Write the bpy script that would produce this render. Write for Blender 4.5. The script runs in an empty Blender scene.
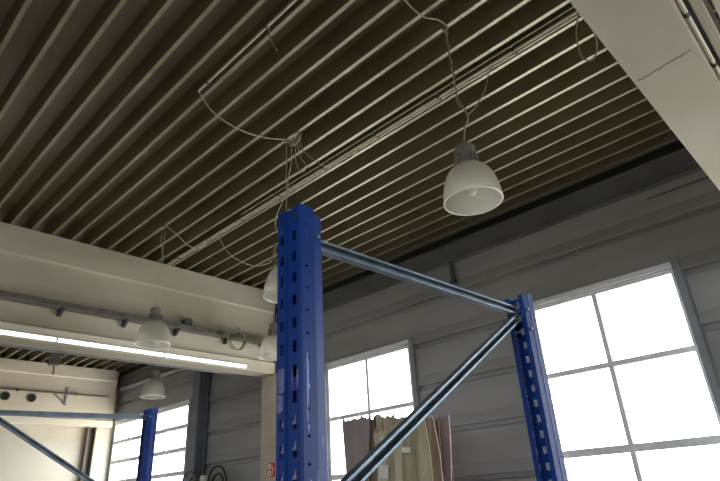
import bpy, bmesh, math, random
from mathutils import Vector, Matrix
SC = bpy.context.scene
COL = SC.collection
random.seed(7)
PI = math.pi

# ------------------------------------------------------------------ camera
YAW, PITCH, ROLL, FPX = 0.74741, 0.43997, -0.06103, 548.53
cam_d = bpy.data.cameras.new('camera'); cam = bpy.data.objects.new('camera', cam_d); COL.objects.link(cam)
cam_d.sensor_width = 36.0; cam_d.lens = FPX * 36.0 / 720.0; cam_d.clip_start = 0.02; cam_d.clip_end = 200
_f = Vector((0, math.cos(PITCH), math.sin(PITCH))); _u0 = Vector((0, -math.sin(PITCH), math.cos(PITCH))); _r0 = Vector((1, 0, 0))
_r = _r0 * math.cos(ROLL) + _u0 * math.sin(ROLL); _u = -_r0 * math.sin(ROLL) + _u0 * math.cos(ROLL)
_Rz = Matrix.Rotation(YAW, 3, 'Z')
_r, _u, _f = _Rz @ _r, _Rz @ _u, _Rz @ _f
CAM_Z = 1.6
cam.matrix_world = Matrix(((_r.x, _u.x, -_f.x, 0), (_r.y, _u.y, -_f.y, 0), (_r.z, _u.z, -_f.z, CAM_Z), (0, 0, 0, 1)))
SC.camera = cam

# ------------------------------------------------------------------ sky, daylight, exposure
SKY = 8.0
W = bpy.data.worlds.new('overcast_sky'); SC.world = W; W.use_nodes = True
nt = W.node_tree; nt.nodes.clear()
out = nt.nodes.new('ShaderNodeOutputWorld'); bg = nt.nodes.new('ShaderNodeBackground')
tc = nt.nodes.new('ShaderNodeTexCoord'); sp = nt.nodes.new('ShaderNodeSeparateXYZ'); cr = nt.nodes.new('ShaderNodeValToRGB')
mp = nt.nodes.new('ShaderNodeMapRange'); mp.inputs[1].default_value = -1; mp.inputs[2].default_value = 1
nt.links.new(tc.outputs['Generated'], sp.inputs[0]); nt.links.new(sp.outputs[2], mp.inputs[0]); nt.links.new(mp.outputs[0], cr.inputs[0])
cr.color_ramp.elements[0].position = 0.40; cr.color_ramp.elements[0].color = (0.62, 0.59, 0.53, 1)
cr.color_ramp.elements[1].position = 0.52; cr.color_ramp.elements[1].color = (0.93, 0.96, 1.0, 1)
nt.links.new(cr.outputs[0], bg.inputs[0]); bg.inputs[1].default_value = SKY; nt.links.new(bg.outputs[0], out.inputs[0])

SC.view_settings.view_transform = 'Standard'; SC.view_settings.look = 'None'
SC.view_settings.gamma = 1.0; SC.view_settings.use_curve_mapping = False
SC.view_settings.exposure = 1.15

def daylight_portal(x, y, z, w, h, face):
    """Sampling portal for the sky in a window opening (adds no light of its own)."""
    l = bpy.data.lights.new('window_daylight', 'AREA'); l.shape = 'RECTANGLE'; l.size = w; l.size_y = h
    l.cycles.is_portal = True
    o = bpy.data.objects.new('window_daylight', l); COL.objects.link(o); o.location = (x, y, z)
    o.rotation_euler = {'S': (-PI / 2, 0, 0), 'N': (PI / 2, 0, 0)}[face]

# ------------------------------------------------------------------ room measures
YW = 6.28            # inner face of the window wall
ZC = 5.0             # underside of the roof deck ribs
XL, XR, YS = -14.85, 7.2, -9.0
# name, x0, x1, zbottom, ztop, bars z, mullions x
WINS = [
    (1, -3.03, -1.29, 1.05, 3.63, (2.78, 1.92), (-2.18,)),
    (2, -6.73, -4.93, 1.05, 3.61, (2.775, 1.92), (-5.82,)),
    (3, -14.95 + 0.2, -11.10, 1.30, 3.69, (3.225, 2.76, 2.295, 1.83), (-12.95,)),
    (4, 1.2, 3.0, 1.05, 3.63, (2.78, 1.92), (2.1,)),  # this and the next are unseen, added for daylight in the right bay
    (5, 4.6, 6.4, 1.05, 3.61, (2.775, 1.92), (5.5,)),
]
SOUTH_FILL = [(6, -13.5, -11.0, 3.0, 4.0), (7, -5.0, -4.0, 3.0, 4.0), (8, 0.8, 6.4, 2.0, 4.0)]  # unseen windows added in the opposite wall for fill light, sized by brightness
for n, x0, x1, z0, z1, bars, mul in WINS:
    daylight_portal((x0 + x1) / 2, YW + 0.14, (z0 + z1) / 2, x1 - x0, z1 - z0, 'S')
for n, x0, x1, z0, z1 in SOUTH_FILL:
    daylight_portal((x0 + x1) / 2, YS - 0.14, (z0 + z1) / 2, x1 - x0, z1 - z0, 'N')

# ------------------------------------------------------------------ materials
def srgb(r, g, b):
    f = lambda c: (c / 255 / 12.92) if c / 255 <= 0.04045 else ((c / 255 + 0.055) / 1.055) ** 2.4
    return (f(r), f(g), f(b), 1)

def mat(name, c1, c2=None, scale=3.0, rough=0.7, metal=0.0, stretch=(1, 1, 1), detail=6.0, lo=0.35, hi=0.65, bump=0.0, bscale=40.0, spec=0.5):
    m = bpy.data.materials.new(name); m.use_nodes = True
    n = m.node_tree; b = n.nodes['Principled BSDF']
    b.inputs['Roughness'].default_value = rough; b.inputs['Metallic'].default_value = metal
    b.inputs['Specular IOR Level'].default_value = spec
    b.inputs['Base Color'].default_value = c1
    tc = n.nodes.new('ShaderNodeTexCoord'); mapn = n.nodes.new('ShaderNodeMapping'); mapn.inputs['Scale'].default_value = stretch
    n.links.new(tc.outputs['Object'], mapn.inputs['Vector'])
    if c2 is not None:
        no = n.nodes.new('ShaderNodeTexNoise'); no.inputs['Scale'].default_value = scale; no.inputs['Detail'].default_value = detail
        n.links.new(mapn.outputs[0], no.inputs['Vector'])
        rp = n.nodes.new('ShaderNodeValToRGB'); rp.color_ramp.elements[0].position = lo; rp.color_ramp.elements[1].position = hi
        rp.color_ramp.elements[0].color = c1; rp.color_ramp.elements[1].color = c2
        n.links.new(no.outputs['Fac'], rp.inputs[0]); n.links.new(rp.outputs[0], b.inputs['Base Color'])
    if bump > 0:
        n2 = n.nodes.new('ShaderNodeTexNoise'); n2.inputs['Scale'].default_value = bscale; n2.inputs['Detail'].default_value = 4
        n.links.new(mapn.outputs[0], n2.inputs['Vector'])
        bp = n.nodes.new('ShaderNodeBump'); bp.inputs['Strength'].default_value = bump; bp.inputs['Distance'].default_value = 0.01
        n.links.new(n2.outputs['Fac'], bp.inputs['Height']); n.links.new(bp.outputs[0], b.inputs['Normal'])
    return m

M = {}
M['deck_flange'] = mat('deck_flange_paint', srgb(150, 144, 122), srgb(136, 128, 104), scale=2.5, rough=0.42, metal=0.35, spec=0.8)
M['deck_web'] = mat('deck_web_shade', srgb(128, 119, 94), srgb(114, 105, 82), scale=1.2, rough=0.42, metal=0.4, spec=0.8)  # webs and troughs coloured darker to deepen the shade between the ribs
M['beam'] = mat('beam_concrete_paint', srgb(200, 193, 178), srgb(166, 157, 136), scale=0.9, rough=0.8, stretch=(1, 0.45, 2.2), lo=0.3, hi=0.72, bump=0.08)
M['beam_far_lit'] = mat('end_beam_lit_paint', srgb(232, 221, 202), srgb(214, 200, 176), scale=0.9, rough=0.8, stretch=(1, 0.45, 2.2))  # lighter copy of the beam paint; brightness of the far bay painted in
M['wall'] = mat('wall_cassette_paint', srgb(164, 164, 166), srgb(145, 144, 145), scale=0.8, rough=0.6, stretch=(0.5, 1, 2.0))
M['endwall'] = mat('end_wall_paint', srgb(192, 184, 168), srgb(170, 154, 122), scale=0.55, rough=0.8, stretch=(1, 1, 1.6), lo=0.45, hi=0.75)
M['plain_wall'] = mat('plain_wall_paint', srgb(205, 198, 180), srgb(190, 182, 165), scale=0.6, rough=0.8)
M['floor'] = mat('floor_concrete', srgb(182, 178, 170), srgb(160, 156, 148), scale=1.5, rough=0.65)
M['steel_dark'] = mat('dark_grey_steel_paint', srgb(84, 86, 92), srgb(70, 72, 78), scale=4, rough=0.5)
M['steel_blue'] = mat('blue_grey_steel_paint', srgb(116, 120, 134), srgb(100, 104, 118), scale=4, rough=0.5)
M['steel_brown'] = mat('brown_grey_steel_paint', srgb(112, 100, 88), srgb(94, 84, 74), scale=4, rough=0.6)
M['trim'] = mat('edge_channel_paint', srgb(112, 112, 112), srgb(98, 98, 98), scale=3, rough=0.6)
M['steel_grey'] = mat('grey_steel_paint', srgb(146, 148, 156), srgb(130, 132, 140), scale=4, rough=0.5)
M['frame'] = mat('window_frame_paint', srgb(236, 236, 240), srgb(222, 222, 228), scale=5, rough=0.5)
M['galv'] = mat('galvanised_steel', srgb(124, 138, 150), srgb(98, 112, 126), scale=14, rough=0.45, metal=0.5, stretch=(1, 1, 1))
M['tray'] = mat('tray_galvanised', srgb(112, 110, 102), srgb(88, 86, 78), scale=8, rough=0.55, metal=0.3)
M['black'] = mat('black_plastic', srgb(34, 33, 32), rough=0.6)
M['cable_pale'] = mat('pale_cable_sheath', srgb(190, 184, 160), srgb(165, 158, 136), scale=10, rough=0.6)
M['cable_dark'] = mat('dark_cable_sheath', srgb(52, 52, 56), rough=0.5)
M['pipe_pale'] = mat('pale_conduit', srgb(206, 202, 184), srgb(184, 180, 162), scale=6, rough=0.45)
M['housing'] = mat('lamp_housing_grey', srgb(142, 140, 134), srgb(126, 124, 118), scale=9, rough=0.5)
M['white_plastic'] = mat('white_plastic', srgb(226, 224, 216), rough=0.4)
M['sign_red'] = mat('sign_red', srgb(186, 40, 40), rough=0.45)
M['sign_white'] = mat('sign_white', srgb(236, 234, 230), rough=0.45)
M['wood'] = mat('pallet_wood', srgb(168, 138, 98), srgb(138, 110, 74), scale=4, rough=0.8, stretch=(1, 8, 8))
M['paper'] = mat('white_paper_label', srgb(226, 224, 220), rough=0.7)
M['red_print'] = mat('red_print', srgb(186, 96, 84), rough=0.7)
M['crack'] = mat('dark_joint', srgb(62, 56, 48), rough=0.9)
CB = [mat('cardboard_%s' % n, srgb(*a), srgb(*b), scale=3, rough=0.85, stretch=(3, 3, 0.6), bump=0.15, bscale=25) for n, a, b in
      (('tan', (184, 174, 150), (160, 148, 124)), ('brown', (150, 128, 108), (126, 106, 90)), ('pale', (210, 204, 186), (186, 176, 152)), ('grey', (160, 148, 150), (138, 124, 126)), ('dark', (104, 90, 92), (84, 72, 74)))]

def rack_paint():
    m = mat('rack_blue_paint', srgb(6, 54, 130), srgb(4, 46, 116), scale=6, rough=0.42, spec=0.25)
    n = m.node_tree; b = n.nodes['Principled BSDF']
    src = b.inputs['Base Color'].links[0].from_socket
    tc = n.nodes.new('ShaderNodeTexCoord'); mapn = n.nodes.new('ShaderNodeMapping'); mapn.inputs['Scale'].default_value = (60, 60, 14)
    no = n.nodes.new('ShaderNodeTexNoise'); no.inputs['Scale'].default_value = 1.0; no.inputs['Detail'].default_value = 5
    rp = n.nodes.new('ShaderNodeValToRGB'); rp.color_ramp.elements[0].position = 0.66; rp.color_ramp.elements[1].position = 0.72
    mx = n.nodes.new('ShaderNodeMixRGB'); mx.inputs[2].default_value = srgb(60, 92, 160)
    n.links.new(tc.outputs['Object'], mapn.inputs[0]); n.links.new(mapn.outputs[0], no.inputs['Vector']); n.links.new(no.outputs['Fac'], rp.inputs[0])
    n.links.new(rp.outputs[0], mx.inputs[0]); n.links.new(src, mx.inputs[1]); n.links.new(mx.outputs[0], b.inputs['Base Color'])
    return m
M['rack'] = rack_paint()
M['rack_worn'] = mat('rack_scuffed_paint', srgb(124, 126, 164), srgb(80, 92, 150), scale=60, rough=0.5)
M['rack_scratch'] = mat('rack_scratch', srgb(120, 160, 214), srgb(90, 130, 200), scale=70, rough=0.4)

def glass_mat():
    m = bpy.data.materials.new('window_glass'); m.use_nodes = True; n = m.node_tree; n.nodes.clear()
    o = n.nodes.new('ShaderNodeOutputMaterial'); t = n.nodes.new('ShaderNodeBsdfTransparent'); g = n.nodes.new('ShaderNodeBsdfGlossy'); x = n.nodes.new('ShaderNodeMixShader')
    t.inputs[0].default_value = (0.93, 0.95, 0.96, 1); g.inputs['Roughness'].default_value = 0.05; x.inputs[0].default_value = 0.05
    n.links.new(t.outputs[0], x.inputs[1]); n.links.new(g.outputs[0], x.inputs[2]); n.links.new(x.outputs[0], o.inputs[0]); return m
M['glass'] = glass_mat()

def shade_mat():
    m = bpy.data.materials.new('frosted_ribbed_acrylic'); m.use_nodes = True; n = m.node_tree; n.nodes.clear()
    o = n.nodes.new('ShaderNodeOutputMaterial')
    t = n.nodes.new('ShaderNodeBsdfTransparent'); t.inputs[0].default_value = (0.9, 0.9, 0.88, 1)
    tl = n.nodes.new('ShaderNodeBsdfTranslucent'); tl.inputs[0].default_value = (0.74, 0.73, 0.66, 1)
    df = n.nodes.new('ShaderNodeBsdfDiffuse'); df.inputs[0].default_value = (0.74, 0.72, 0.64, 1)
    gl = n.nodes.new('ShaderNodeBsdfGlossy'); gl.inputs['Roughness'].default_value = 0.25
    a = n.nodes.new('ShaderNodeMixShader'); a.inputs[0].default_value = 0.5
    b = n.nodes.new('ShaderNodeMixShader'); b.inputs[0].default_value = 0.2
    c = n.nodes.new('ShaderNodeMixShader'); c.inputs[0].default_value = 0.5
    n.links.new(tl.outputs[0], a.inputs[1]); n.links.new(df.outputs[0], a.inputs[2])
    n.links.new(a.outputs[0], b.inputs[1]); n.links.new(gl.outputs[0], b.inputs[2])
    n.links.new(b.outputs[0], c.inputs[1]); n.links.new(t.outputs[0], c.inputs[2]); n.links.new(c.outputs[0], o.inputs[0]); return m
M['shade'] = shade_mat()

def emit_mat(name, col, s):
    m = bpy.data.materials.new(name); m.use_nodes = True; n = m.node_tree; n.nodes.clear()
    o = n.nodes.new('ShaderNodeOutputMaterial'); e = n.nodes.new('ShaderNodeEmission'); e.inputs[0].default_value = col; e.inputs[1].default_value = s
    n.links.new(e.outputs[0], o.inputs[0]); return m
M['tube_lit'] = emit_mat('lit_led_tube', (0.93, 0.96, 1.0, 1), 3.0)

# ------------------------------------------------------------------ mesh helpers
class MB:
    def __init__(s): s.v = []; s.f = []; s.mi = []
    def add(s, vs, fs, mi=0):
        o = len(s.v); s.v += [tuple(v) for v in vs]; s.f += [tuple(i + o for i in f) for f in fs]; s.mi += [mi] * len(fs)
    def box(s, x0, x1, y0, y1, z0, z1, mi=0):
        v = [(x, y, z) for x in (x0, x1) for y in (y0, y1) for z in (z0, z1)]
        s.add(v, [(0, 1, 3, 2), (4, 6, 7, 5), (0, 4, 5, 1), (2, 3, 7, 6), (0, 2, 6, 4), (1, 5, 7, 3)], mi)
    def prism(s, poly, axis, a, b, mi=0):
        """poly in the two other axes (cyclic order), extruded from a to b along axis."""
        def P(p, t):
            return {'x': (t, p[0], p[1]), 'y': (p[0], t, p[1]), 'z': (p[0], p[1], t)}[axis]
        n = len(poly); vs = [P(p, a) for p in poly] + [P(p, b) for p in poly]
        fs = [(i, (i + 1) % n, n + (i + 1) % n, n + i) for i in range(n)] + [tuple(range(n - 1, -1, -1)), tuple(range(n, 2 * n))]
        s.add(vs, fs, mi)
    def tube(s, pts, r, seg=8, cap=True, closed=False, mi=0):
        pts = [Vector(p) for p in pts]; n = len(pts); rings = []; up = None
        for i, p in enumerate(pts):
            if closed: t = (pts[(i + 1) % n] - pts[i - 1])
            else: t = pts[min(i + 1, n - 1)] - pts[max(i - 1, 0)]
            t.normalize()
            if up is None:
                up = Vector((0, 0, 1)) if abs(t.z) < 0.9 else Vector((1, 0, 0))
            a = t.cross(up)
            if a.length < 1e-4: a = t.cross(Vector((0.3, 1, 0.2)))
            a.normalize(); b = a.cross(t); b.normalize(); up = b
            rings.append([p + (a * math.cos(2 * PI * k / seg) + b * math.sin(2 * PI * k / seg)) * r for k in range(seg)])
        vs = [q for ring in rings for q in ring]; fs = []
        for i in range(n if closed else n - 1):
            j = (i + 1) % n
            for k in range(seg):
                fs.append((i * seg + k, i * seg + (k + 1) % seg, j * seg + (k + 1) % seg, j * seg + k))
        if cap and not closed:
            fs.append(tuple(range(seg - 1, -1, -1))); fs.append(tuple((n - 1) * seg + k for k in range(seg)))
        s.add(vs, fs, mi)
    def lathe(s, prof, seg=48, c=(0, 0, 0), flute=0.0, closed=False, cap=False):
        vs = []; fs = []; n = len(prof)
        for r, z in prof:
            for k in range(seg):
                a = 2 * PI * k / seg; rr = r * (1 + (flute if k % 2 else 0))
                vs.append((c[0] + rr * math.cos(a), c[1] + rr * math.sin(a), c[2] + z))
        for i in range(n if closed else n - 1):
            j = (i + 1) % n
            for k in range(seg):
                fs.append((i * seg + k, i * seg + (k + 1) % seg, j * seg + (k + 1) % seg, j * seg + k))
        if cap:
            fs.append(tuple(range(seg - 1, -1, -1))); fs.append(tuple((n - 1) * seg + k for k in range(seg)))
        s.add(vs, fs)
    def cyl(s, p, q, r, seg=16): s.tube([p, q], r, seg)
    def build(s, name, mats, parent=None, smooth=False, weld=False, loc=None):
        me = bpy.data.meshes.new(name)
        vs = s.v if loc is None else [(v[0] - loc[0], v[1] - loc[1], v[2] - loc[2]) for v in s.v]
        me.from_pydata(vs, [], s.f)
        for m in (mats if isinstance(mats, (list, tuple)) else [mats]): me.materials.append(m)
        for p, mi in zip(me.polygons, s.mi): p.material_index = mi
        bm = bmesh.new(); bm.from_mesh(me)
        if weld: bmesh.ops.remove_doubles(bm, verts=bm.verts, dist=1e-5)
        bmesh.ops.recalc_face_normals(bm, faces=bm.faces)
        bm.to_mesh(me); bm.free()
        if smooth:
            for p in me.polygons: p.use_smooth = True
            me.set_sharp_from_angle(angle=math.radians(40))
        o = bpy.data.objects.new(name, me); COL.objects.link(o)
        if loc is not None: o.location = loc
        if parent is not None: o.parent = parent
        return o

def tag(o, label=None, cat=None, group=None, kind=None):
    if label: o['label'] = label
    if cat: o['category'] = cat
    if group: o['group'] = group
    if kind: o['kind'] = kind
    return o
def empty(name, loc=(0, 0, 0), rz=0.0):
    o = bpy.data.objects.new(name, None); COL.objects.link(o); o.location = loc; o.rotation_euler = (0, 0, rz); o.empty_display_size = 0.1
    return o
def copy_tree(o, parent=None):
    c = o.copy(); COL.objects.link(c)
    if parent is not None: c.parent = parent
    for ch in list(o.children): copy_tree(ch, c)
    return c
def spline(pts, n=8):
    """Catmull-Rom through the points."""
    P = [Vector(p) for p in pts]; P = [2 * P[0] - P[1]] + P + [2 * P[-1] - P[-2]]; o = []
    for i in range(1, len(P) - 2):
        a, b, c, d = P[i - 1:i + 3]
        for k in range(n):
            t = k / n
            o.append(0.5 * ((2 * b) + (c - a) * t + (2 * a - 5 * b + 4 * c - d) * t * t + (3 * b - a - 3 * c + d) * t ** 3))
    o.append(P[-2]); return o
def smooth_bevel(o, w, seg=2):
    m = o.modifiers.new('bevel', 'BEVEL'); m.width = w; m.segments = seg; m.limit_method = 'ANGLE'; m.angle_limit = math.radians(40); return o

# ------------------------------------------------------------------ room shell
b = MB(); b.box(XL - 0.3, XR + 0.3, YS - 0.3, YW + 0.3, -0.2, 0.0); tag(b.build('floor', M['floor']), kind='structure')

# trapezoidal roof deck: narrow lower flanges, webs and wide troughs, ribs running along x
PITCH_R = 0.2462; FL = 0.034; WEB = 0.032; DEP = 0.17
b = MB(); y = 0.495 - 40 * PITCH_R; prof = []
y0 = YS - 0.3
y = y - PITCH_R * math.floor((y - y0) / PITCH_R)
first = y
X0, X1 = XL - 0.3, XR + 0.3
def strip(ya, za, yb, zb, mi):
    b.add([(X0, ya, za), (X1, ya, za), (X1, yb, zb), (X0, yb, zb)], [(0, 1, 2, 3)], mi)
while y < YW + 0.3:
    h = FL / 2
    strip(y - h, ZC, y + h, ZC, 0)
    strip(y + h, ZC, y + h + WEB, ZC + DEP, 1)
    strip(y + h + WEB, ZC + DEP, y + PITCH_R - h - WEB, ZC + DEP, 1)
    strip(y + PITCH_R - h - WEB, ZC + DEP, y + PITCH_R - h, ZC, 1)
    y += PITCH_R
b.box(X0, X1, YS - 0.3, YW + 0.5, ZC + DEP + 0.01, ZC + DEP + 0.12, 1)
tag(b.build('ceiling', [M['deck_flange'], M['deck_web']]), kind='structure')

# window wall: lapped horizontal cassettes with a ledge every 0.6 m
def cassette_y(z0, z1):
    pts = []
    k = -4
    for k in range(-1, 10):
        zj = 1.79 + 0.6 * (k - 3) if True else 0
        for dz, dy in ((-0.075, 0.0), (-0.055, 0.045), (-0.002, 0.05), (0.0, -0.03), (0.010, -0.036), (0.10, -0.012), (0.14, 0.0)):
            pts.append((zj + dz, dy))
    pts.sort()
    def at(z):
        for (za, ya), (zb, yb) in zip(pts, pts[1:]):
            if za <= z <= zb: return ya + (yb - ya) * (z - za) / max(zb - za, 1e-6)
        return 0.0
    zs = [z0] + [z for z, _ in pts if z0 < z < z1] + [z1]
    return [(z, YW + at(z)) for z in zs]
def wall_back():
    b = MB()
    ztop = ZC + DEP
    def cell(x0, x1, z0, z1):
        p = cassette_y(z0, z1)
        poly = [(yy, zz) for zz, yy in p] + [(YW + 0.12, z1), (YW + 0.12, z0)]
        b.prism(poly, 'x', x0, x1)
    xs = XL - 0.3
    for n, x0, x1, z0, z1, bars, mul in sorted(WINS, key=lambda w: w[1]):
        cell(xs, x0, 0, ztop); cell(x0, x1, 0, z0); cell(x0, x1, z1, ztop); xs = x1
    cell(xs, XR + 0.3, 0, ztop)
    return tag(b.build('wall_back', M['wall']), kind='structure')
wall_back()
b = MB(); b.box(XL - 0.3, XL, YS - 0.3, YW, 0, ZC + DEP); tag(b.build('wall_left', M['endwall']), kind='structure')
b = MB(); b.box(XR, XR + 0.3, YS - 0.3, YW, 0, ZC + DEP); tag(b.build('wall_right', M['plain_wall']), kind='structure')
b = MB(); xs = XL - 0.3
for n, x0, x1, z0, z1 in SOUTH_FILL:
    b.box(xs, x0, YS - 0.2, YS, 0, ZC + DEP); b.box(x0, x1, YS - 0.2, YS, 0, z0); b.box(x0, x1, YS - 0.2, YS, z1, ZC + DEP); xs = x1
b.box(xs, XR + 0.3, YS - 0.2, YS, 0, ZC + DEP)
tag(b.build('wall_front', M['plain_wall']), kind='structure')

# dark steel edge channel between the deck and the window wall
b = MB(); b.prism([(YW + 0.01, 4.60), (YW - 0.10, 4.60), (YW - 0.10, 4.615), (YW - 0.06, 4.615), (YW - 0.06, 4.865), (YW - 0.10, 4.865), (YW - 0.10, 4.88), (YW + 0.01, 4.88)], 'x', XL, XR)
tag(b.build('trim_1', M['trim']), kind='structure')

b = MB(); b.box(XL, XR, YW - 0.02, YW + 0.02, 4.88, ZC + 0.02); tag(b.build('trim_2', M['black']), kind='structure')  # black strip painted in for the dark gap below the deck

def window(n, x0, x1, z0, z1, bars, mul, yf=YW, jamb=0.17):
    root = tag(empty('window_%d' % n, ((x0 + x1) / 2, yf, z0)), kind='structure')
    L = root.location
    f = MB(); ya, yb = yf - 0.03, yf + 0.05
    fw = 0.05
    f.box(x0, x0 + fw, ya, yb, z0, z1); f.box(x1 - fw, x1, ya, yb, z0, z1)
    f.box(x0 + fw, x1 - fw, ya, yb, z1 - fw, z1); f.box(x0 + fw, x1 - fw, ya, yb, z0, z0 + fw)
    for i, zb in enumerate(bars):
        t = 0.045 if len(bars) > 2 else (0.03 if i == 0 else 0.04)
        f.box(x0 + fw, x1 - fw, ya + 0.004, yb - 0.01, zb - t, zb + t)
    for xm in mul: f.box(xm - 0.028, xm + 0.028, ya + 0.002, yb - 0.012, z0 + fw, z1 - fw)
    def child(mb, name, m):
        o = mb.build(name, m, loc=tuple(L)); o.location = (0, 0, 0); o.parent = root; return o
    o = child(f, 'window_frame', M['frame'])
    if len(bars) > 2:
        for zb in bars[:3]:
            for xm in (x0 + (x1 - x0) * 0.25, x0 + (x1 - x0) * 0.75):
                h = MB(); h.box(xm - 0.07, xm + 0.07, ya - 0.02, ya + 0.01, zb - 0.01, zb + 0.05); child(h, 'window_catch', M['frame'])
    g = MB(); g.box(x0 + 0.01, x1 - 0.01, yf + 0.010, yf + 0.016, z0 + 0.01, z1 - 0.01); child(g, 'glazing', M['glass'])
    for xa, xb in ((x0 - 0.075, x0 - 0.005), (x1 + 0.005, x1 + 0.075)):
        j = MB(); j.box(xa, xb, yf - jamb, yf + 0.05, z0 - 0.06, z1 + 0.07); child(j, 'window_jamb', M['steel_grey'])
    h = MB(); h.box(x0 - 0.004, x1 + 0.004, yf - 0.05, yf + 0.05, z1 + 0.01, z1 + 0.07); child(h, 'window_head', M['frame'])
    s = MB(); s.box(x0 - 0.004, x1 + 0.004, yf - 0.10, yf + 0.05, z0 - 0.06, z0 - 0.01); child(s, 'window_sill', M['frame'])
for w in WINS: window(*w, jamb={1: 0.16, 2: 0.06, 3: 0.04}.get(w[0], 0.06))
for n, x0, x1, z0, z1 in SOUTH_FILL:
    k = 4; window(n, x0, x1, z0, z1, ((z0 + z1) / 2,), [x0 + (x1 - x0) * i / k for i in range(1, k)], yf=YS - 0.06, jamb=-0.03)

# ------------------------------------------------------------------ concrete beams
def beam(xf, label, y0=YS, y1=5.66, seam=None, xb=-0.32, zb=3.50, zl=4.63, m='beam'):
    """xf: plane of the lower flange that faces +x"""
    xe = xf + xb
    def sect(t):
        return [(xf, zb), (xf, 3.74), (xf - 0.06, 3.76), (xf - 0.06, zl - 0.02), (xf - 0.03, zl), (xf - 0.03, ZC),
                (xe + 0.03, ZC), (xe + 0.03, zl), (xe + 0.06, zl - 0.02), (xe + 0.06, 3.76), (xe, 3.74), (xe, zb)]
    b = MB(); b.prism(sect(0), 'y', y0, y1)
    o = smooth_bevel(b.build('concrete_beam', M[m], loc=(xf + xb / 2, (y0 + y1) / 2, 3.5)), 0.008)
    tag(o, label, 'beam', 'concrete beams')
    if seam is not None:
        s = MB(); pts = []; n = 22
        for i in range(n + 1):
            t = i / n; pts.append((xf - 0.03 - 0.27 * t, seam + random.uniform(-0.006, 0.006) + 0.035 * t))
        vs = []; fs = []
        for i, (px, py) in enumerate(pts):
            w = 0.0009 + 0.0012 * random.random()
            vs += [(px, py - w, 3.4985), (px, py + w, 3.4985), (px, py - w, 3.51), (px, py + w, 3.51)]
        for i in range(n):
            a = i * 4; fs += [(a, a + 1, a + 5, a + 4), (a + 1, a + 3, a + 7, a + 5), (a, a + 4, a + 6, a + 2)]
        s.add(vs, fs)
        so = s.build('joint_seam', M['crack'], loc=tuple(o.location)); so.location = (0, 0, 0); so.parent = o; so['label'] = 'thin dark crack across the beam underside'
    return o
beam(-7.35, 'cream concrete beam with cable tray and lit tube lights, left side of the hall', zb=3.555)
beam(-0.15, 'cream concrete beam overhead with a dark crack across its underside', seam=2.665)
beam(-14.55, 'brightly lit concrete beam along the far left end wall with round holes', y1=6.1, xb=-0.29, zb=3.59, zl=4.73, m='beam_far_lit')

def column(xa, xb, ya, yb, label):
    b = MB(); b.box(xa, xb, ya, yb, 0, 3.555)
    return tag(smooth_bevel(b.build('concrete_column', M['beam'], loc=((xa + xb) / 2, (ya + yb) / 2, 0)), 0.012), label, 'column', 'concrete columns')
column(-7.69, -7.28, 5.64, 6.10, 'pale concrete column under the beam end, red and white sign on it')

# steel columns on the window wall (I section)
def steel_column(x, w, d, label, m='steel_blue', z1=ZC):
    y1 = YW - 0.045; t = 0.02
    b = MB(); b.box(x - w / 2, x + w / 2, y1 - d, y1, 0, z1); b.box(x + w / 2, x + w / 2 + 0.06, y1 - 0.03, y1, 0, z1)
    return tag(b.build('steel_column', M[m], loc=(x, y1 - d / 2, 0)), label, 'column', 'steel wall columns')
steel_column(-10.50, 0.26, 0.2, 'dark grey steel column right of the multi-pane window in the far bay')
b = MB(); b.box(-14.85, -14.70, 5.58, 5.60, 0, 3.59); b.box(-14.85, -14.70, 5.76, 5.78, 0, 3.59); b.box(-14.85, -14.83, 5.60, 5.76, 0, 3.59)
tag(b.build('steel_column', M['steel_brown'], loc=(-14.78, 5.68, 0)), 'dark brownish steel channel post on the bright end wall near the far corner', 'column', 'steel wall columns')

# ------------------------------------------------------------------ pallet rack uprights
def post_mesh(h, wide_slot):
    """open folded section: hole face at v = 0 (local -y), lips at v = +0.078; holes every 50 mm"""
    half = [(0.008, 0.005), (0.011, 0.0), (0.0145, 0.0), (0.0265, 0.0), (0.036, 0.0), (0.040, 0.004), (0.040, 0.0135), (0.040, 0.0205), (0.040, 0.040), (0.0385, 0.0405), (0.034, 0.067), (0.018 if wide_slot else 0.009, 0.067)]
    prof = [(-u, v) for u, v in reversed(half)] + half
    b = MB(); n = len(prof)
    for i in range(n - 1):
        (ua, va), (ub, vb) = prof[i], prof[i + 1]
        holes = None
        if {round(abs(ua), 4), round(abs(ub), 4)} == {0.0145, 0.0265}: holes = 0.0115
        elif {round(va, 4), round(vb, 4)} == {0.0135, 0.0205}: holes = 0.0024
        zs = [0.0]; solid = []
        if holes:
            z = h - (0.0235 if holes > 0.01 else 0.0485)
            L = []
            while z > 0.06: L.append(z); z -= 0.05
            for z in reversed(L): zs += [z - holes, z + holes]
            zs.append(h)
            spans = [(zs[k], zs[k + 1]) for k in range(0, len(zs), 2)]
        else: spans = [(0.0, h - (0.012 if min(va, vb) > 0.0402 else 0.0))]
        for za, zb in spans:
            b.add([(ua, va, za), (ub, vb, za), (ub, vb, zb), (ua, va, zb)], [(0, 1, 2, 3)])
    return b
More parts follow.
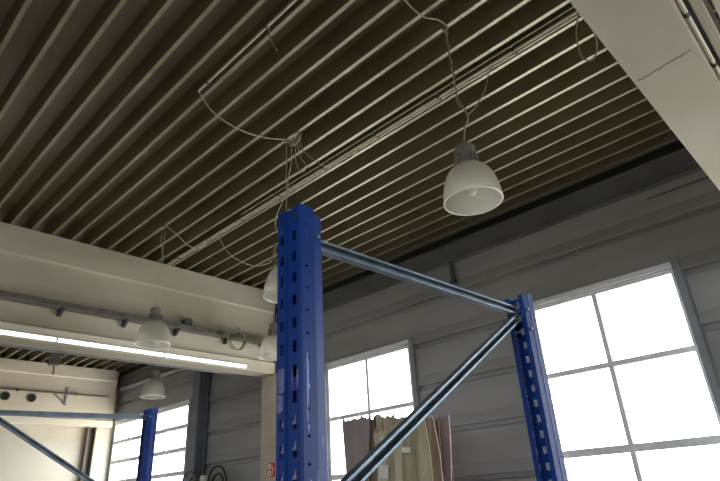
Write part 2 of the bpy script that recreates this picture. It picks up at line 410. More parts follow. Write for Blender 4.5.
def channel(P, Q, open_dir, w=0.028, d=0.020, t=0.0022, lip=0.006):
    """C channel from P to Q; its open side looks along open_dir"""
    P, Q = Vector(P), Vector(Q); ax = (Q - P).normalized(); o = Vector(open_dir); o = (o - ax * o.dot(ax)).normalized(); s = ax.cross(o)
    sec = [(-w / 2 + lip, d / 2), (-w / 2, d / 2), (-w / 2, -d / 2), (w / 2, -d / 2), (w / 2, d / 2), (w / 2 - lip, d / 2),
           (w / 2 - lip, d / 2 - t), (w / 2 - t, d / 2 - t), (w / 2 - t, -d / 2 + t), (-w / 2 + t, -d / 2 + t), (-w / 2 + t, d / 2 - t), (-w / 2 + lip, d / 2 - t)]
    vs = [P + s * a + o * c for a, c in sec] + [Q + s * a + o * c for a, c in sec]
    n = len(sec); b = MB()
    b.add(vs, [(i, (i + 1) % n, n + (i + 1) % n, n + i) for i in range(n)])
    for base in (0, n):
        b.add([vs[base + i] for i in range(n)], [(0, 1, 10, 11), (1, 2, 9, 10), (2, 3, 8, 9), (3, 4, 7, 8), (4, 5, 6, 7)])
    return b
def rack_frame(loc, rz, label, h_near, h_far, flip, yd=1.105):
    root = tag(empty('rack_upright_frame', loc, rz), label, 'rack frame', 'blue pallet rack upright frames')
    for near in (True, False):
        h = h_near if near else h_far
        b = post_mesh(h, not near)
        if not near: b.v = [(-x, yd - y, z) for x, y, z in b.v]
        p = b.build('post', M['rack'], root, weld=True)
        sol = p.modifiers.new('sheet', 'SOLIDIFY'); sol.thickness = 0.002; sol.offset = 0
        yy = 0.04 if near else yd - 0.04
        fp = MB(); fp.box(-0.07, 0.07, yy - 0.065, yy + 0.065, 0, 0.006); fp.build('foot_plate', M['rack'], root)
        if near: near_post = p
    ya, yb = 0.054, yd - 0.054
    # horizontal brace near the top, then the zigzag of diagonals
    zt = 2.144
    hb = channel((0, ya - 0.006, zt), (0, yb + 0.006, zt + 0.026), (1, 0, 0)); o = hb.build('horizontal_brace', M['galv'], root); o['label'] = 'galvanised channel brace'
    hb = channel((0, ya - 0.006, 0.25), (0, yb + 0.006, 0.25), (1, 0, 0)); hb.build('horizontal_brace', M['galv'], root)
    zz = [2.160, 1.557, 1.03, 0.48]
    if flip: zz = [z + 0.035 for z in zz]
    side = 'far' if not flip else 'near'
    for k in range(3):
        up_y = (yb - 0.004) if side == 'far' else (ya + 0.004)
        lo_y = (ya + 0.004) if side == 'far' else (yb - 0.004)
        dg = channel((0, up_y, zz[k] - 0.005), (0, lo_y, zz[k + 1] + 0.012), (1, 0, 0)); o = dg.build('diagonal_brace', M['galv'], root); o['label'] = 'galvanised sloping channel brace'
        side = 'near' if side == 'far' else 'far'
    for (yy, zv) in ((ya, zt), (yb, zt + 0.026), (ya if flip else yb, 2.10), (yb if flip else ya, 1.60), (yb if flip else ya, 1.02), (ya if flip else yb, 0.47)):
        bo = MB(); bo.tube([(0.030, yy, zv), (0.0425, yy, zv)], 0.0055, 6); bo.tube([(-0.0415, yy, zv), (0.030, yy, zv)], 0.003, 8); bo.build('bolt', M['galv'], root)
    return root, near_post
fr1, np1 = rack_frame((-0.872, 0.705, 0), 0.012, 'blue perforated rack upright frame in front, tallest in view, scuffed paint on its post', 2.212, 2.236, False)
fr2, np2 = rack_frame((-3.645, 0.70, 0), 0.0, 'distant blue rack upright frame at lower left, seen before the multi-pane window', 2.232, 2.232, True)
# scuffed and scratched paint on the near post
def patch(poly, face, m, name='paint_scuff'):
    b = MB()
    if face == 'front': vs = [(u, -0.0014, z) for u, z in poly]
    else: vs = [(0.0414, v, z) for v, z in poly]
    n = len(vs); b.add(vs, [tuple(range(n))]); o = b.build(name, M[m], np1); o['label'] = 'pale scuffed patch on the blue post' if name == 'paint_scuff' else 'pale scratch on the blue post'
patch([(-0.0325, 1.848), (-0.012, 1.850), (-0.012, 1.806), (-0.0145, 1.800), (-0.032, 1.801)], 'front', 'rack_worn')
patch([(-0.0325, 1.798), (-0.015, 1.797), (-0.0145, 1.767), (-0.03, 1.762), (-0.0325, 1.770)], 'front', 'rack_worn')
patch([(0.0115, 1.846), (0.0145, 1.848), (0.0145, 1.806), (0.0118, 1.80)], 'front', 'rack_worn')
patch([(0.027, 1.838), (0.0318, 1.842), (0.0322, 1.812), (0.029, 1.80), (0.027, 1.806)], 'front', 'rack_worn')
for z0 in (1.735, 1.688, 1.638):
    patch([(-0.020, z0), (-0.0125, z0 + 0.019), (-0.0135, z0 - 0.001)], 'front', 'rack_worn')
    patch([(0.0125, z0 + 0.002), (0.024, z0 + 0.020), (0.0255, z0 + 0.001)], 'front', 'rack_worn')
patch([(0.0135, 1.875), (0.016, 1.872), (0.0185, 1.845), (0.018, 1.815), (0.0215, 1.806), (0.018, 1.800), (0.0155, 1.770), (0.0145, 1.74), (0.0130, 1.735), (0.0125, 1.80), (0.0130, 1.84)], 'side', 'rack_scratch', 'paint_scratch')
patch([(0.0135, 1.733), (0.0185, 1.735), (0.016, 1.718)], 'side', 'rack_scratch', 'paint_scratch')
patch([(0.018, 1.638), (0.0215, 1.636), (0.0195, 1.625)], 'side', 'rack_scratch', 'paint_scratch')

# ------------------------------------------------------------------ bell lamps
def make_lamp():
    """z = 0 at the shade's rim"""
    root = empty('pendant_bell_lamp')
    prof = []
    R, Hh = 0.198, 0.270
    n = 16
    for i in range(n + 1):
        t = i / n
        a = t * PI / 2
        r = 0.062 + (R - 0.062) * math.cos(a) ** 0.78 if i < n else 0.062
        z = Hh * math.sin(a) ** 1.12
        prof.append((r, z))
    inner = [(r - 0.004, max(z - 0.003, 0.0)) for r, z in reversed(prof)]
    b = MB(); b.lathe(prof + inner, seg=96, flute=0.014, closed=True)
    s = b.build('lamp_shade', M['shade'], root, smooth=False)
    for p in s.data.polygons: p.use_smooth = True
    s['label'] = 'ribbed translucent bell shade'
    b = MB(); b.lathe([(0.193, 0.003), (0.193, -0.003), (0.201, -0.003), (0.203, 0.0), (0.201, 0.003)], seg=64, closed=True)
    b.build('rim', M['white_plastic'], root, smooth=True)
    b = MB(); b.lathe([(0.0, Hh - 0.012), (0.07, Hh - 0.012), (0.086, Hh + 0.0), (0.086, Hh + 0.02), (0.066, Hh + 0.03), (0.062, Hh + 0.085), (0.068, Hh + 0.09), (0.071, Hh + 0.10), (0.071, Hh + 0.165), (0.056, Hh + 0.185), (0.030, Hh + 0.192), (0.0, Hh + 0.193)], seg=40)
    g = b.build('lamp_housing', M['housing'], root, smooth=True, weld=True)
    for k in range(14):
        a = 2 * PI * k / 14; c, q = math.cos(a), math.sin(a); f = MB()
        r0, r1, hw = 0.058, 0.086, 0.0035
        vs = []
        for z in (Hh + 0.018, Hh + 0.10):
            vs += [(r0 * c - hw * q, r0 * q + hw * c, z), (r0 * c + hw * q, r0 * q - hw * c, z), (r1 * c + hw * q, r1 * q - hw * c, z), (r1 * c - hw * q, r1 * q + hw * c, z)]
        f.add(vs, [(3, 2, 1, 0), (4, 5, 6, 7), (0, 1, 5, 4), (1, 2, 6, 5), (2, 3, 7, 6), (3, 0, 4, 7)])
        f.build('cooling_fin', M['housing'], g)
    b = MB(); b.lathe([(0.0, Hh - 0.015), (0.024, Hh - 0.016), (0.024, Hh - 0.07), (0.030, Hh - 0.09), (0.042, Hh - 0.135), (0.044, Hh - 0.165), (0.034, Hh - 0.20), (0.016, Hh - 0.215), (0, Hh - 0.218)], seg=24)
    o = b.build('bulb', M['white_plastic'], root, smooth=True, weld=True); o['label'] = 'white bulb inside the shade'
    b = MB(); b.tube([(0.018 * math.cos(a), 0, Hh + 0.205 + 0.018 * math.sin(a)) for a in [2 * PI * k / 16 for k in range(16)]], 0.003, 6, closed=True)
    b.build('hanging_eye', M['galv'], root)
    return root
LG = 'pendant bell lamps with ribbed shades'
lamp_src = make_lamp()
LAMPS = [
    (-1.66, 2.95, 3.39, 'large translucent bell lamp hanging at upper right, nearest of the lamps', 1.0),
    (-6.20, 2.95, 3.40, 'bell lamp hanging in front of the left beam above the gap between its lit tubes', 1.0),
    (-3.685, 2.95, 3.285, 'bell lamp half hidden behind the blue post, just below the ceiling edge', 1.0),
    (-5.783, 4.434, 3.36, 'lower bell lamp half hidden behind the blue post, at the end of the beam', 1.0),
    (-9.105, 4.434, 3.355, 'small distant bell lamp hanging before the window in the far left bay', 1.0),
]
def cord(root, pts, r, name='hanging_cord', m='cable_pale', seg=6):
    L = root.location
    b = MB(); b.tube([(p[0] - L[0], p[1] - L[1], p[2] - L[2]) for p in pts], r, seg)
    return b.build(name, M[m], root)
lamps = []
protos = copy_tree
for i, (x, y, z, lab, s) in enumerate(LAMPS):
    r = lamp_src if i == 0 else copy_tree(lamp_src)
    r.location = (x, y, z); r.rotation_euler = (0, 0, 0.3 * i); lamps.append(r)
    tag(r, lab, 'lamp', LG)
for i, (x, y, z, lab, s) in enumerate(LAMPS):
    r = lamps[i]; r.rotation_euler = (0, 0, 0); zt = z + 0.270 + 0.223
    if i == 0:
        pts = spline([(x, y, zt - 0.005), (x + 0.03, y, 3.99), (x + 0.07, y, 4.06), (x + 0.045, y, 4.16), (x + 0.008, y, 4.30), (x + 0.004, y, 4.6), (x, y, ZC)], 6)
        cord(r, pts, 0.006, 'hanging_chain', 'cable_pale')
        # links twisted with the flex
        tw = [(x + 0.010 * math.cos(k * 0.7) + 0.006, y + 0.010 * math.sin(k * 0.7), 4.18 + k * 0.0165) for k in range(50)]
        cord(r, tw, 0.0045, 'flex')
        lp = spline([(x + 0.06, y, 4.09), (x + 0.09, y + 0.03, 4.12), (x + 0.125, y + 0.08, 4.20), (x + 0.14, y + 0.2, 4.38), (x + 0.10, y + 0.42, 4.72), (x + 0.05, 3.60, 4.96)], 6)
        cord(r, lp, 0.005, 'flex')
    else:
        cord(r, [(x, y, zt - 0.005), (x + 0.004, y, (zt + ZC) / 2), (x, y, ZC)], 0.005, 'hanging_cord')
    hk = MB(); hk.box(-0.02, 0.02, -0.012, 0.012, ZC - z - 0.035, ZC - z); hk.build('ceiling_hook', M['housing'], r)

# ------------------------------------------------------------------ ceiling conduits and cables
def tube_thing(name, pts, r, m, label, cat, group=None, smooth=True, n=8, seg=8, parts=None):
    P = spline(pts, n) if n else [Vector(p) for p in pts]
    b = MB(); b.tube(P, r, seg); o = b.build(name, M[m], loc=tuple(P[0]), smooth=True)
    tag(o, label, cat, group); return o
def conduit(x0, x1, y, z, r, m, label, clips):
    o = tube_thing('conduit_pipe', [(x0, y, z), (x1, y, z)], r, m, label, 'conduit', 'conduits along the ceiling', n=0, seg=10)
    for xc in clips:
        c = MB(); c.box(xc - 0.012 - x0, xc + 0.012 - x0, -r - 0.003, r + 0.003, -r - 0.003, ZC - z); c.build('pipe_clip', M['tray'], o)
    return o
CL = [-7.0 + 0.8 * k for k in range(8)]
conduit(-7.33, -0.50, 3.615, 4.978, 0.013, 'pipe_pale', 'pale conduit along the ceiling, lower right of the close pair', CL)
conduit(-7.33, -0.50, 3.575, 4.976, 0.012, 'pipe_pale', 'pale conduit along the ceiling, upper left of the close pair', CL)
conduit(-5.3, -0.50, 3.515, 4.984, 0.006, 'cable_pale', 'thin grey cable along the ceiling beside the pair of conduits', CL[3:])
conduit(-3.60, -0.50, 1.885, 4.976, 0.012, 'pipe_pale', 'short pale conduit at the upper left of the ceiling, cable drooping from its end', [-3.45, -2.6, -1.8, -1.0])

CG = 'loose cables hanging under the ceiling'
def loose(pts, label, r=0.0065, m='cable_pale', n=8): return tube_thing('ceiling_cable', pts, r, m, label, 'cable', CG, n=n)
loose([(-3.60, 1.88, 4.975), (-3.62, 2.055, 4.842), (-3.62, 2.325, 4.79), (-3.62, 2.60, 4.828), (-3.64, 2.88, 4.945), (-3.65, 2.93, 4.985)], 'pale cable drooping from the short conduit to the cable tangle')
loose([(-1.69, 2.40, 4.985), (-1.69, 2.565, 4.95), (-1.675, 2.69, 4.935), (-1.63, 2.80, 4.955), (-1.63, 2.93, 4.985)], 'short pale cable running to the hook of the nearest lamp')
loose([(-6.20, 2.97, 4.985), (-6.17, 3.09, 4.905), (-6.13, 3.255, 4.772), (-6.09, 3.41, 4.76), (-6.06, 3.565, 4.965)], 'pale cable drooping from the conduits to the lamp before the beam')
loose([(-6.00, 3.62, 4.965), (-5.96, 3.766, 4.75), (-5.925, 3.94, 4.657), (-5.88, 4.16, 4.625), (-5.82, 4.39, 4.74), (-5.79, 4.42, 4.985)], 'pale cable drooping from the conduits toward the blue post')
loose([(-2.58, 1.89, 4.965), (-2.56, 1.885, 4.86), (-2.522, 1.88, 4.755), (-2.459, 1.88, 4.62)], 'short loose wire end dangling from the short conduit', r=0.005)
loose([(-0.838, 3.60, 4.97), (-0.896, 3.62, 4.827), (-0.92, 3.65, 4.688), (-0.909, 3.65, 4.597), (-0.881, 3.65, 4.552), (-0.835, 3.65, 4.548), (-0.798, 3.65, 4.605), (-0.779, 3.65, 4.708), (-0.787, 3.62, 4.839), (-0.82, 3.61, 4.97)], 'cable loop hanging beside the beam with the dark crack')
loose([(-6.22, 2.93, 4.985), (-6.27, 2.94, 4.80), (-6.21, 2.95, 4.62), (-6.16, 2.95, 4.50), (-6.19, 2.96, 4.34)], 'thin loose flex hanging beside the cord of the lamp before the beam', r=0.004)
# tangle over the half hidden lamp
t = tag(empty('cable_tangle', (-3.565, 2.95, 4.95)), 'knotted coil of pale cable on the ceiling above the blue post', 'cable', CG)
def tpart(pts, r=0.006, name='cable_loop'):
    b = MB(); b.tube([tuple(Vector(p) - Vector((-3.60, 2.95, 4.95))) for p in spline(pts, 8)], r, 6); b.build(name, M['cable_pale'], t, smooth=True)
tpart([(-3.69, 2.95, 4.985), (-3.66, 2.94, 4.93), (-3.59, 2.93, 4.85), (-3.52, 2.94, 4.86), (-3.49, 2.95, 4.93), (-3.52, 2.96, 4.985), (-3.60, 2.96, 4.98), (-3.66, 2.95, 4.95), (-3.64, 2.94, 4.87), (-3.55, 2.93, 4.84), (-3.50, 2.94, 4.90), (-3.53, 2.95, 4.985)])
tpart([(-3.56, 2.95, 4.95), (-3.61, 2.93, 4.88), (-3.66, 2.94, 4.92), (-3.62, 2.96, 4.975), (-3.55, 2.95, 4.97), (-3.52, 2.93, 4.88), (-3.60, 2.93, 4.85)])
loose([(-3.53, 2.95, 4.90), (-3.54, 2.95, 4.76), (-3.52, 2.95, 4.60), (-3.43, 2.95, 4.485), (-3.385, 2.95, 4.54), (-3.46, 2.95, 4.66), (-3.50, 2.95, 4.80), (-3.51, 2.95, 4.93)], 'narrow cable loop hanging straight down from the cable tangle', r=0.005)
loose([(-3.60, 2.95, 4.84), (-3.612, 2.95, 4.65), (-3.655, 2.95, 4.50), (-3.66, 2.95, 4.36), (-3.70, 2.95, 4.33), (-3.765, 2.95, 4.262), (-3.83, 2.95, 4.176), (-3.855, 2.95, 4.08), (-3.81, 2.95, 3.98), (-3.74, 2.95, 3.86)], 'long cable hanging down from the cable tangle behind the blue post', r=0.005)
loose([(-3.49, 2.95, 4.95), (-3.475, 2.98, 4.80), (-3.40, 3.06, 4.66), (-3.32, 3.20, 4.60), (-3.20, 3.38, 4.72), (-3.12, 3.56, 4.96)], 'cable swagging from the cable tangle to the pair of conduits', r=0.005)

# ------------------------------------------------------------------ tube lights on the left beam
def led(y0, label, ln=1.43):
    root = tag(empty('tube_light', (-7.35, y0, 3.60)), label, 'light', 'lit tube lights along the left beam')
    b = MB(); b.box(0.001, 0.028, 0, ln, -0.026, 0.036); smooth_bevel(b.build('fixture_body', M['white_plastic'], root), 0.004)
    b = MB(); b.cyl((0.044, 0.012, 0.0), (0.044, ln - 0.012, 0.0), 0.018, 16); o = b.build('glowing_tube', M['tube_lit'], root, smooth=True); o['label'] = 'glowing white tube'
    for yy in (0.0, ln - 0.012):
        e = MB(); e.cyl((0.044, yy, 0.0), (0.044, yy + 0.012, 0.0), 0.019, 16); e.build('end_cap', M['white_plastic'], root, smooth=True)
led(0.80, 'lit white tube light at the photo\'s left edge, first along the beam')
led(2.235, 'lit white tube light in the middle of the row on the beam')
led(3.67, 'lit white tube light farthest along the beam, nearest the cable coil', ln=1.39)

# trays with brackets on the beams
def cable_tray(xf, y0, y1, label, br):
    root = tag(empty('cable_tray', (xf - 0.06, y0, 4.06)), label, 'cable tray', 'cable trays on the beams')
    L = y1 - y0; b = MB()
    b.prism([(0.012, -0.05), (0.16, -0.05), (0.16, 0.02), (0.156, 0.02), (0.156, -0.046), (0.016, -0.046), (0.016, 0.02), (0.012, 0.02)], 'y', 0, L)
    b.build('tray', M['tray'], root)
    c = MB(); 
    for k in range(4): c.tube([(0.04 + 0.03 * k, 0.0, -0.034), (0.04 + 0.03 * k, L * 0.5, -0.034 + 0.002 * k), (0.04 + 0.03 * k, L, -0.034)], 0.011, 8)
    c.build('cable_bundle', M['cable_dark'], root)
    for yb in br:
        w = MB(); w.prism([(0.0, -0.05), (0.15, -0.052), (0.15, -0.062), (0.03, -0.135), (0.0, -0.135)], 'y', yb - y0 - 0.02, yb - y0 + 0.02)
        w.build('bracket', M['black'], root)
    return root
cable_tray(-7.35, 0.0, 5.6, 'grey galvanised cable tray on the left beam, above the lit tubes', (0.6, 1.42, 2.23, 3.07, 3.84, 4.70, 5.4))
cable_tray(-0.15, 0.5, 5.6, 'bright edged cable tray on the overhead beam, at the upper right corner', (1.0, 1.9, 2.8, 3.7, 4.6))
b = MB(); b.cyl((-7.41, 4.00, 4.15), (-7.30, 4.00, 4.15), 0.062, 20)
bj = tag(b.build('junction_box', M['steel_dark'], loc=(-7.41, 4.0, 4.15), smooth=True), 'round dark junction box on the left beam just above the tray edge', 'junction box')

# cable coil hung under the tray
root = tag(empty('cable_coil', (-7.16, 4.76, 3.95)), 'round coil of grey cable hanging below the tray at the beam end', 'cable coil')
random.seed(3)
for k in range(7):
    r0 = 0.155 + 0.004 * (k % 3); ox = -0.035 + 0.012 * k; pts = []
    for i in range(40):
        a = 2 * PI * i / 40; rr = r0 + 0.006 * math.sin(3 * a + k)
        pts.append((ox + 0.01 * math.sin(2 * a + k), rr * math.cos(a), rr * math.sin(a)))
    b = MB(); b.tube(pts, 0.009, 6, closed=True); b.build('cable_turn', M['cable_pale' if k % 3 else 'tray'], root, smooth=True)
b = MB(); b.tube(spline([(-0.02, 0.02, 0.15), (0.02, 0.03, 0.20), (-0.02, 0.06, 0.12), (-0.05, 0.02, 0.16), (0.0, -0.02, 0.21)], 6), 0.006, 6); b.build('tie', M['cable_dark'], root)

# clamped pipe and pale trunking on the overhead beam's lower corner
root = tag(empty('clamped_pipe', (-0.133, 0.4, 3.56)), 'pale pipe with black clamps along the lower edge of the overhead beam', 'pipe')
b = MB(); b.cyl((0, 0, 0), (0, 5.2, 0), 0.011, 16); b.build('pipe', M['pipe_pale'], root, smooth=True)
for k in range(11):
    yy = 0.14 + 0.48 * k
    b = MB(); b.cyl((0, yy, 0), (0, yy + 0.03, 0), 0.0135, 16); b.box(-0.017, 0.016, yy + 0.002, yy + 0.028, -0.008, 0.016); b.build('clamp', M['black'], root)
root = tag(empty('cable_trunking', (-0.15, 0.4, 3.60)), 'flat pale trunking beside the clamped pipe on the overhead beam', 'trunking')
b = MB(); b.box(0.0, 0.045, 0, 5.2, 0.012, 0.062); b.build('trunking_back', M['steel_dark'], root)
b = MB(); b.box(0.045, 0.090, 0, 5.2, -0.02, 0.062); smooth_bevel(b.build('trunking_cover', M['beam'], root), 0.003)
root = tag(empty('trunking_rail', (-0.21, 0.4, 4.16)), 'bright metal rail at the upper right corner, outside the overhead tray', 'rail')
b = MB(); b.box(0.175, 0.21, 0, 5.2, -0.10, -0.02); b.build('rail', M['pipe_pale'], root)
for k in range(6):
    b = MB(); b.box(0.0, 0.21, 0.3 + 0.9 * k, 0.34 + 0.9 * k, -0.02, -0.01); b.build('rail_arm', M['steel_grey'], root)

# ------------------------------------------------------------------ far bay: pipe, holes and bracket on the end beam, suspended conduit
XE = -14.55 - 0.06
root = tag(empty('wall_pipe', (XE + 0.06, -2.0, 4.315)), 'thin horizontal pipe along the far end beam above its round holes', 'pipe')
b = MB(); b.cyl((0, 0, 0), (0, 7.9, 0), 0.022, 12); b.build('pipe', M['tray'], root, smooth=True)
for k in range(6):
    b = MB(); b.box(-0.06, 0.025, 0.6 + 1.3 * k, 0.63 + 1.3 * k, -0.03, 0.03); b.build('pipe_clip', M['tray'], root)
def hole(y, label):
    root = tag(empty('wall_vent', (XE, y, 4.165)), label, 'vent', 'round holes on the far end beam')
    b = MB(); b.lathe([(0.10, 0.0), (0.10, 0.02), (0.082, 0.02), (0.082, 0.002)], seg=28)
    b.v = [(z, x, y_) for x, y_, z in b.v]; b.build('vent_collar', M['tray'], root, smooth=True)
    b = MB(); b.lathe([(0.0, 0.006), (0.082, 0.006), (0.082, 0.001)], seg=28); b.v = [(z, x, y_) for x, y_, z in b.v]; b.build('vent_opening', M['black'], root)
hole(3.60, 'dark round vent hole on the far end beam, nearer the photo\'s left edge')
hole(4.15, 'dark round vent hole on the far end beam, right of its twin')
root = tag(empty('pipe_bracket', (XE + 0.03, 4.90, 4.06)), 'V shaped steel bracket on the far end beam right of the vents', 'bracket')
b = MB(); b.box(-0.03, 0.0, -0.025, 0.025, -0.02, 0.42); b.build('upright', M['steel_grey'], root)
b = MB(); b.tube([(-0.005, -0.02, 0.02), (0.0, -0.25, 0.22)], 0.02, 6); b.tube([(-0.005, -0.25, 0.22), (-0.03, -0.28, 0.22)], 0.02, 6); b.build('arm', M['steel_grey'], root)
tube_thing('suspended_pipe', [(-7.95, -1.0, 3.62), (-7.95, 5.2, 3.62)], 0.022, 'steel_grey', 'long dark pipe under the far side of the left beam', 'pipe', n=0)
o = bpy.data.objects[-1] if False else [q for q in COL.objects if q.name.startswith('suspended_pipe')][0]
for k in range(9):
    yy = 0.3 + 0.72 * k
    b = MB(); b.box(-0.006, 0.006, yy, yy + 0.02, 0.0, 0.16); b.tube([(0, yy + 0.01, 0.155), (0.30, yy + 0.01, 0.155)], 0.008, 6); b.build('hanger', M['steel_grey'], o)
# grey box with a stub pipe hung from the far deck
root = tag(empty('ceiling_sensor_box', (-12.0, 3.696, 4.38)), 'small grey box with a thin stem hanging from the far bay ceiling', 'sensor box')
b = MB(); b.box(-0.09, 0.09, -0.09, 0.09, -0.02, 0.22); smooth_bevel(b.build('box', M['housing'], root), 0.015)
b = MB(); b.tube([(0, 0, -0.02), (0.0, 0.02, -0.13), (0.02, 0.0, -0.20)], 0.018, 8); b.build('stem', M['housing'], root)
b = MB(); b.cyl((0, 0, 0.22), (0, 0, 0.62), 0.012, 8); b.build('rod', M['housing'], root)
# pale pipe on the window wall in the far bay
tube_thing('wall_conduit', [(-14.4, 6.14, 4.50), (-13.4, 6.14, 4.49), (-11.2, 6.14, 4.47)], 0.05, 'steel_grey', 'pale pipe on the wall above the multi-pane window in the far bay', 'pipe', n=4)
b = MB(); b.cyl((-1.33, YW - 0.055, 4.47), (1.2, YW - 0.055, 4.47), 0.007, 8)
tag(b.build('wall_cable', M['cable_dark'], loc=(-1.33, YW - 0.055, 4.47)), 'thin dark cable along the wall above the large right window', 'cable')
b = MB(); b.box(-4.05, -3.99, YW - 0.07, YW - 0.045, 4.30, 4.60); b.box(-4.07, -3.97, YW - 0.08, YW - 0.045, 4.27, 4.33)
tag(b.build('wall_bracket', M['steel_dark'], loc=(-4.02, YW - 0.05, 4.3)), 'short dark strap hanging from the top of the window wall', 'bracket')

# ------------------------------------------------------------------ sign on the column
root = tag(empty('fire_extinguisher_sign', (-7.385, 5.64, 2.085)), 'small red and white fire extinguisher sign on the pale column', 'sign')
b = MB(); b.box(-0.10, 0.10, -0.006, 0.0, -0.10, 0.10); b.build('sign_plate', M['sign_red'], root)
b = MB(); e = -0.0075
b.box(-0.085, -0.005, e, -0.006, 0.012, 0.085); b.box(-0.085, -0.005, e, -0.006, -0.085, -0.012)
b.build('white_field', M['sign_white'], root)
b = MB(); e2 = -0.009
b.box(-0.055, -0.030, e2, e, 0.020, 0.060); b.box(-0.050, -0.036, e2, e, 0.060, 0.070); b.box(-0.036, -0.018, e2, e, 0.062, 0.069)
b.box(-0.052, -0.030, e2, e, -0.075, -0.045); b.prism([(-0.065, -0.045), (-0.017, -0.045), (-0.041, -0.018)], 'y', e2, e)
b.build('red_symbol', M['sign_red'], root)
b = MB(); b.box(0.022, 0.034, e, -0.006, -0.07, 0.07); b.box(0.045, 0.075, e, -0.006, -0.005, 0.005)
b.build('white_symbol', M['sign_white'], root)

# ------------------------------------------------------------------ cables at the foot of the far wall
def arc(cx, cz, r, label, y=6.10, a0=0.0, a1=PI):
    pts = [(cx + r * math.cos(a0 + (a1 - a0) * i / 14), y, cz + r * math.sin(a0 + (a1 - a0) * i / 14)) for i in range(15)]
    b = MB(); b.tube(pts, 0.018, 8); tag(b.build('looped_hose', M['cable_dark'], loc=(cx, y, cz), smooth=True), label, 'hose', 'looped hoses at the far wall')
arc(-10.28, 1.985, 0.27, 'dark looped hose left of the white box at the far wall, outer loop', y=5.9)
arc(-10.22, 1.985, 0.20, 'dark looped hose left of the white box at the far wall, inner loop', y=5.98)
arc(-9.32, 1.985, 0.30, 'dark looped hose right of the white box at the far wall, taller loop', y=5.9)
arc(-9.42, 1.985, 0.18, 'dark looped hose right of the white box at the far wall, low loop', y=5.98)
b = MB(); b.box(-10.6, -9.0, 5.72, 6.2, 1.88, 1.96); b.box(-10.58, -10.5, 5.76, 6.16, 0, 1.88); b.box(-9.1, -9.02, 5.76, 6.16, 0, 1.88)
tag(b.build('hose_shelf', M['steel_grey'], loc=(-9.8, 6.0, 0)), 'grey shelf below the looped hoses at the far wall', 'shelf')
b = MB(); b.box(-9.83, -9.68, 5.85, 5.98, 1.96, 2.16); tag(smooth_bevel(b.build('white_canister', M['white_plastic'], loc=(-9.75, 5.9, 1.96)), 0.02), 'small white box between the dark hose loops', 'canister')

# ------------------------------------------------------------------ cardboard bale before the middle window
BX, BY = -4.12, 5.02
root = tag(empty('pallet', (BX, BY, 0)), 'wooden pallet under the cardboard bale', 'pallet')
for k in range(7):
    b = MB(); b.box(-0.78, 0.78, -0.48 + 0.143 * k, -0.38 + 0.143 * k, 0.122, 0.144); b.build('deck_board', M['wood'], root)
for yy in (-0.44, 0.0, 0.44):
    b = MB(); b.box(-0.78, 0.78, yy - 0.05, yy + 0.05, 0.10, 0.122); b.build('stringer_board', M['wood'], root)
    for xx in (-0.70, 0.0, 0.70):
        b = MB(); b.box(xx - 0.07, xx + 0.07, yy - 0.05, yy + 0.05, 0.0, 0.10); b.build('block', M['wood'], root)
random.seed(21)
bale = tag(empty('cardboard_bale', (BX, BY, 0.144)), 'bale of upright folded cardboard sheets standing before the middle window', 'bale')
def sheet(x0, x1, y, ztop, m, amp=0.02, rag=0.02, seed=0, yaw=0.0, folds=3.0, lean=0.0, th=0.012):
    rnd = random.Random(seed); nx, nz = 22, 26
    ph = [rnd.uniform(0, 6.28) for _ in range(6)]
    vs = []; fs = []
    zb = 0.0
    tops = [ztop + rag * (0.6 * math.sin(i * 0.8 + ph[0]) + 0.5 * math.sin(i * 2.1 + ph[1])) + rag * rnd.uniform(-.5, .5) for i in range(nx + 1)]
    for side in (-1, 1):
        for i in range(nx + 1):
            u = i / nx
            for j in range(nz + 1):
                w = j / nz; z = zb + (tops[i] - zb) * w
                edge = 0.025 * math.sin(w * 9 + ph[2]) * (1 if u > 0.5 else -1) * abs(2 * u - 1) ** 3
                x = x0 + (x1 - x0) * u + edge + 0.012 * math.sin(5 * w + ph[5])
                fold = abs(((u * folds + ph[3] / 6.28) % 1.0) - 0.5) * 2 - 0.5
                yy = y + amp * fold * 1.6 + amp * 0.5 * math.sin(4 * w + 5 * u + ph[4]) + lean * w + math.tan(yaw) * (u - 0.5) * (x1 - x0) + side * th / 2
                vs.append((x, yy, z))
    N = (nx + 1) * (nz + 1); W_ = nz + 1
    for i in range(nx):
        for j in range(nz):
            a = i * W_ + j
            fs.append((a, a + W_, a + W_ + 1, a + 1)); fs.append((N + a, N + a + 1, N + a + W_ + 1, N + a + W_))
    for i in range(nx):
        for j in (0, nz):
            a = i * W_ + j; fs.append((a, a + W_, N + a + W_, N + a))
    for j in range(nz):
        for i in (0, nx):
            a = i * W_ + j; fs.append((a, a + 1, N + a + 1, N + a))
    b = MB(); b.add(vs, fs)
    o = b.build('cardboard_sheet', CB[m], bale); return o
ZB = 0.144
T = lambda z: z - ZB
sheet(-0.57, -0.20, -0.42, T(2.42), 3, 0.014, 0.016, 1, 0.08, 2.2)
sheet(-0.56, -0.17, -0.37, T(2.40), 1, 0.014, 0.02, 2, 0.05, 2.0)
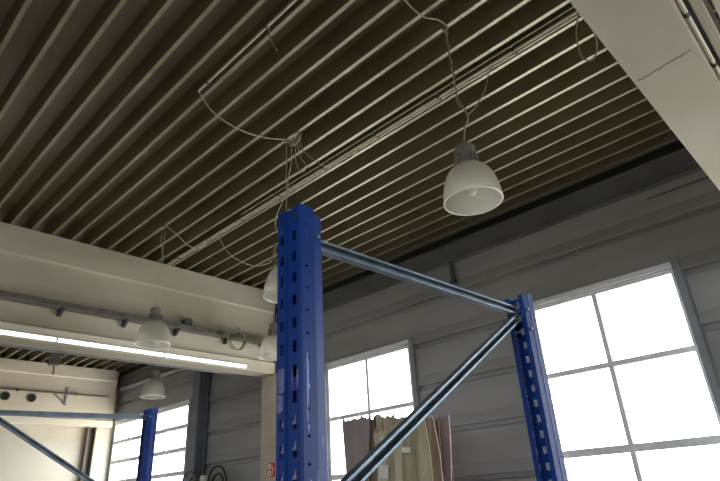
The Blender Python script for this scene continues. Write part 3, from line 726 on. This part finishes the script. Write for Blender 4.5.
sheet(-0.22, -0.05, -0.33, T(2.43), 4, 0.022, 0.010, 3, -0.25, 1.0)
sheet(-0.09, 0.03, -0.40, T(2.40), 2, 0.026, 0.02, 4, 0.30, 1.5)
sheet(0.00, 0.20, -0.42, T(2.38), 0, 0.024, 0.014, 5, -0.15, 1.5)
sheet(0.16, 0.40, -0.40, T(2.35), 0, 0.022, 0.012, 6, 0.10, 1.2)
sheet(0.14, 0.30, -0.455, T(2.28), 2, 0.016, 0.02, 7, -0.05, 1.0)
sheet(0.36, 0.52, -0.36, T(2.33), 0, 0.022, 0.014, 8, 0.28, 1.3)
sheet(0.44, 0.57, -0.29, T(2.32), 1, 0.022, 0.014, 9, 0.45, 1.0)
sheet(-0.10, 0.10, -0.445, T(2.24), 2, 0.014, 0.03, 10, -0.1, 1.0)
for k in range(6):
    yy = -0.27 + 0.075 * k
    sheet(-0.56 + 0.03 * (k % 3), 0.53 - 0.02 * (k % 4), yy + (0.02 if k == 0 else 0), T(2.35 - 0.012 * (k % 4)), (1, 3, 4)[k % 3], 0.012, 0.018, 30 + k, 0, 5)
def scrap(x, y, z, w, h, m, name, lab, rz=0.0):
    b = MB(); b.box(-w / 2, w / 2, -0.0015, 0.0015, -h / 2, h / 2); o = b.build(name, M[m], bale); o.location = (x, y, z - ZB); o.rotation_euler = (0, 0.12, rz); o['label'] = lab
scrap(0.09, -0.50, 2.10, 0.10, 0.14, 'paper', 'paper_label', 'pale printed paper label')
scrap(0.09, -0.503, 2.07, 0.09, 0.05, 'red_print', 'red_print', 'red print on a paper label')
scrap(0.36, -0.475, 2.02, 0.11, 0.05, 'paper', 'tape_strip', 'white tape strip')
scrap(0.07, -0.505, 1.84, 0.12, 0.12, 'paper', 'paper_label', 'pale bluish paper label')
for zz in (0.5, 1.1):
    b = MB(); b.tube([(-0.62, -0.52, zz), (0.62, -0.52, zz), (0.62, 0.20, zz), (-0.62, 0.20, zz)], 0.003, 6, closed=True); b.build('baling_wire', M['galv'], bale)
